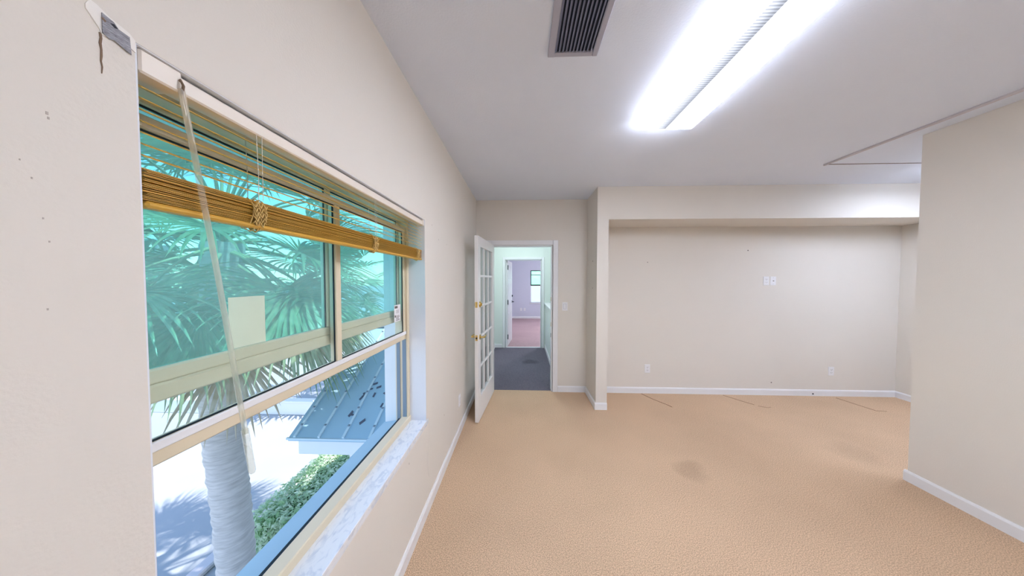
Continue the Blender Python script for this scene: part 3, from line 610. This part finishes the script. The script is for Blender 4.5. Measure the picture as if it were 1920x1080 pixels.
def palm_trunk(path, radii, seed, rings=90, seg=26):
    rnd = random.Random(seed); mb = MB(); vs = []
    P = [Vector(p) for p in path]; n = len(P)
    for i in range(rings+1):
        t = i/rings*(n-1); k = min(int(t), n-2); f = t-k; c = P[k].lerp(P[k+1], f); r = radii[k]*(1-f)+radii[k+1]*f
        step = 0.004*((i*7 % 5)-2)
        for j in range(seg):
            a = 2*math.pi*j/seg; nz = mnoise.noise(Vector((math.cos(a)*2.5, math.sin(a)*2.5, i*0.45+seed)))
            rr = r*(1+0.055*nz)+step*0.8
            vs.append((c.x+rr*math.cos(a), c.y+rr*math.sin(a), c.z+0.012*mnoise.noise(Vector((math.cos(a)*4, math.sin(a)*4, i*0.9)))))
    mb.add(vs, [(i*seg+j, i*seg+(j+1) % seg, (i+1)*seg+(j+1) % seg, (i+1)*seg+j) for i in range(rings) for j in range(seg)], True)
    mb.add(vs[-seg:], [tuple(range(seg))]); return mb
def frond(origin, az, el, plen, brad, droop, rnd, nseg=42):
    """fan frond: curved petiole and a costapalmate blade of split, hanging segments; returns (petiole, blade)"""
    o = Vector(origin); d = Vector((math.cos(az)*math.cos(el), math.sin(az)*math.cos(el), math.sin(el)))
    pts = [o]; cur = d.copy(); n = 7
    for i in range(n):
        cur = (cur+Vector((0, 0, -droop*0.11*(0.4+i/n)))).normalized(); pts.append(pts[-1]+cur*plen/n)
    pet = MB().tube(pts, [0.026-0.0025*i for i in range(n+1)], 5)
    side = cur.cross(Vector((0, 0, 1)));
    if side.length < 0.05: side = Vector((math.sin(az), -math.cos(az), 0))
    side.normalize(); nrm = side.cross(cur).normalized(); tip = pts[-1]; mb = MB()
    for k in range(nseg):
        a = math.radians(-128+256*(k+0.5)/nseg+rnd.uniform(-2, 2)); ln = brad*(0.72+0.28*math.cos(a*0.6))*rnd.uniform(0.9, 1.08)
        start = tip+cur*(0.16*max(0, math.cos(a)))
        dv = (cur*math.cos(a)+side*math.sin(a)+nrm*(0.10+0.22*abs(math.sin(a)))).normalized()
        wv = nrm.cross(dv).normalized(); w0 = ln*math.radians(256/nseg)*0.42
        q = start; dd = dv.copy(); row = []
        for s in range(6):
            fr = s/5; wd_ = w0*(0.12+1.0*min(1, fr*2.6)) if fr < 0.42 else w0*1.12*(1-(fr-0.42)/0.58)**0.8
            if s == 5: wd_ = 0.001
            row.append((q-wv*wd_*0.5, q+nrm*wd_*0.22, q+wv*wd_*0.5))
            dd = (dd+Vector((0, 0, -1))*droop*(0.05+0.34*fr*fr)+Vector((rnd.uniform(-1, 1), rnd.uniform(-1, 1), rnd.uniform(-1, 1)))*0.04*fr).normalized()
            q = q+dd*ln/5
        vs = [v for r_ in row for v in r_]
        mb.add(vs, [(s*3+c, s*3+c+1, s*3+c+4, s*3+c+3) for s in range(5) for c in range(2)])
    return pet, mb
def palm(name, path, radii, label, nf, seed, plen=1.15, brad=0.95, spec=None, seg=42, rings=90, group=None):
    rnd = random.Random(seed); t = thing(name, label, 'palm tree', path[0], group=group)
    obj('trunk', palm_trunk(path, radii, seed, rings), 'bark', t)
    top = Vector(path[-1])
    for i in range(nf):
        az = i*2.39996+seed+rnd.uniform(-0.2, 0.2); f = i/nf
        el = math.radians(78-128*f+rnd.uniform(-9, 9)); dry = f > 0.9
        pet, blade = frond(top+Vector((0, 0, 0.30-0.55*f)), az, el, plen*rnd.uniform(0.85, 1.15)*(0.8 if f < 0.15 else 1), brad*rnd.uniform(0.88, 1.1), 0.55+0.75*f, rnd, seg)
        p = obj('frond_stalk', pet, 'petiole', t); obj('frond_blade', blade, 'dryfrond' if dry else 'frond', p)
    for (az, el, pl_, br_, dr_) in (spec or ()):
        pet, blade = frond(top+Vector((0, 0, -0.1)), az, math.radians(el), pl_, br_, dr_, rnd, seg)
        p = obj('frond_stalk', pet, 'petiole', t); obj('frond_blade', blade, 'frond', p)
    return t
palm('fan_palm', [(-3.58, 3.3, GZ), (-3.63, 3.3, -2.1), (-3.68, 3.3, -1.2), (-3.76, 3.3, -0.3), (-3.76, 3.32, 0.8), (-3.72, 3.34, 2.0)], [0.235, 0.185, 0.185, 0.195, 0.2, 0.2],
     'nearest fan palm with a thick grey ringed trunk outside the window', 44, 3, spec=((0.15, -8, 1.25, 1.0, 1.5), (0.75, -14, 1.2, 1.0, 1.5), (-0.35, -5, 1.3, 1.0, 1.4), (1.3, -20, 1.0, 0.95, 1.5), (-0.9, -12, 1.1, 1.0, 1.4)))
palm('fan_palm', [(-6.9, 9.9, GZ), (-6.9, 9.9, -1), (-6.8, 9.9, 1.2)], [0.22, 0.18, 0.18], 'shaggy fan palm behind the garden wall, middle distance', 26, 11, 1.3, 1.1, seg=20, rings=40)
palm('fan_palm', [(-13.5, 9.8, GZ), (-13.4, 9.8, 0), (-13.3, 9.8, 2.8)], [0.22, 0.18, 0.17], 'fan palm far behind the nearest trunk', 24, 5, 1.3, 1.1, seg=16, rings=40)
palm('fan_palm', [(-5.0, 14.5, GZ), (-5.0, 14.5, 0), (-5.0, 14.5, 1.8)], [0.22, 0.18, 0.17], 'most distant fan palm beyond the blue porch roof', 24, 9, 1.4, 1.2, seg=16, rings=40)

# hedge
hd = thing('hedge', 'clipped bright green hedge on the ground beside the palm trunk', 'hedge', (-3.75, 5.4, GZ))
hx0, hx1, hy0, hy1, hz = -4.22, -3.25, 3.95, 7.2, -2.12
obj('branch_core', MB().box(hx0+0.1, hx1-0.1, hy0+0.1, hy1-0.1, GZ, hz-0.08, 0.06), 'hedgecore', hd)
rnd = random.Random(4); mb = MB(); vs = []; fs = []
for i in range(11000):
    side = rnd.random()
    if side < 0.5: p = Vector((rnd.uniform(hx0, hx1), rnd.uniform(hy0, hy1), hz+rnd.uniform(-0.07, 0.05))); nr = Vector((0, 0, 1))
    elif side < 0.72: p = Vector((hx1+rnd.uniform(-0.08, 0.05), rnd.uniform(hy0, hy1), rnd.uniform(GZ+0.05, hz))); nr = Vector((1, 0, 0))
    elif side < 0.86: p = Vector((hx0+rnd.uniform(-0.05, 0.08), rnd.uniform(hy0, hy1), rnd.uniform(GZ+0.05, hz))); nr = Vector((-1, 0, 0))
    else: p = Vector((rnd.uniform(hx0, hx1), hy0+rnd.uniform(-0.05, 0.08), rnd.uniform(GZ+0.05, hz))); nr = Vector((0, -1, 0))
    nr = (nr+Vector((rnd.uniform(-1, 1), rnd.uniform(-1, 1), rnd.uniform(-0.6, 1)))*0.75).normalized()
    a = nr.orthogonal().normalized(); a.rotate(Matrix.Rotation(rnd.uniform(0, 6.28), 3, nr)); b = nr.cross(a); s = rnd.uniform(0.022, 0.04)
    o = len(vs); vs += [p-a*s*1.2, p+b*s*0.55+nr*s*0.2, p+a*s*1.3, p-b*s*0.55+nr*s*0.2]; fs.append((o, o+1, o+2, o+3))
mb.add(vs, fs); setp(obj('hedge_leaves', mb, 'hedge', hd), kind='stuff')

# porch roof of the wing below, standing-seam metal rising away from the viewer
pr_ = thing('porch_roof', 'blue metal porch roof with raised battens below the window', 'roof', (-1.8, 3.1, -0.3))
ex0, ex1, ey0, ey1, ez0, sl_ = -2.72, XO, 3.08, 4.75, -0.3, 0.62
def rz_(y): return ez0+(y-ey0)*sl_
def sheet(x0, x1, y0, y1, up0, up1): return MB().prism([(y0, rz_(y0)+up0), (y1, rz_(y1)+up0), (y1, rz_(y1)+up1), (y0, rz_(y0)+up1)], 'x', x0, x1)
seams = [ex0+0.07, -2.36, -2.07, -1.76, -1.45, -1.14]
edges = [ex0]+[s for s in seams[1:]]+[ex1]
for a, b in zip(edges[:-1], edges[1:]): obj('roof_panel', sheet(a, b, ey0, ey1, -0.03, 0.0), 'roof', pr_)
for s in seams:
    bt = obj('batten', sheet(s-0.014, s+0.014, ey0+0.005, ey1, 0.0, 0.022), 'seam', pr_)
    sc = MB()
    for k in range(8):
        y = ey0+0.12+k*0.2; sc.box(s-0.010, s+0.010, y-0.012, y+0.012, rz_(y)+0.022, rz_(y)+0.034)
    obj('screws', sc, 'track', bt)
obj('ridge_cap', MB().box(ex0, ex1, ey1-0.06, ey1+0.08, rz_(ey1)-0.01, rz_(ey1)+0.03, 0.01), 'seam', pr_)
obj('rear_slope', MB().prism([(ey1, rz_(ey1)-0.03), (ey1+1.6, rz_(ey1)-1.02), (ey1+1.6, rz_(ey1)-0.99), (ey1, rz_(ey1))], 'x', ex0, ex1), 'roof', pr_)
obj('drip_edge', MB().box(ex0-0.015, ex1, ey0-0.012, ey0+0.01, ez0-0.012, ez0+0.008), 'seam', pr_)
obj('fascia', MB().box(ex0+0.10, ex1, ey0+0.03, ey0+0.06, ez0-0.20, ez0-0.022), 'fascia', pr_)
obj('gable_wall', MB().prism([(ey0+0.06, GZ), (ey1+1.5, GZ), (ey1+1.5, ez0-0.2), (ey1, rz_(ey1)-0.06), (ey0+0.06, ez0-0.06)], 'x', -2.03, -1.93), 'stucco', pr_)
rnd = random.Random(8)
for k in range(13):
    x, y = rnd.uniform(-2.15, -1.6), rnd.uniform(3.2, 3.75); a = rnd.uniform(0, 3.1); s = rnd.uniform(0.014, 0.03)
    c, q = math.cos(a), math.sin(a); pts = []
    for (u, v) in ((-1.2, -0.5), (-1.1, 0.5), (1.2, 0.55), (1.0, -0.5)):
        X, Y = x+s*(u*c-v*q), y+s*(u*q+v*c); pts.append((X, Y, rz_(Y)+0.004))
    pts += [(px, py, pz+0.003) for px, py, pz in pts]
    setp(obj('fallen_leaf', MB().add(pts, [(0, 1, 2, 3), (7, 6, 5, 4), (0, 4, 5, 1), (1, 5, 6, 2), (2, 6, 7, 3), (3, 7, 4, 0)]), 'leafdry'), 'dark dead leaf lying on the blue porch roof', 'leaf', 'dead leaves on the porch roof')
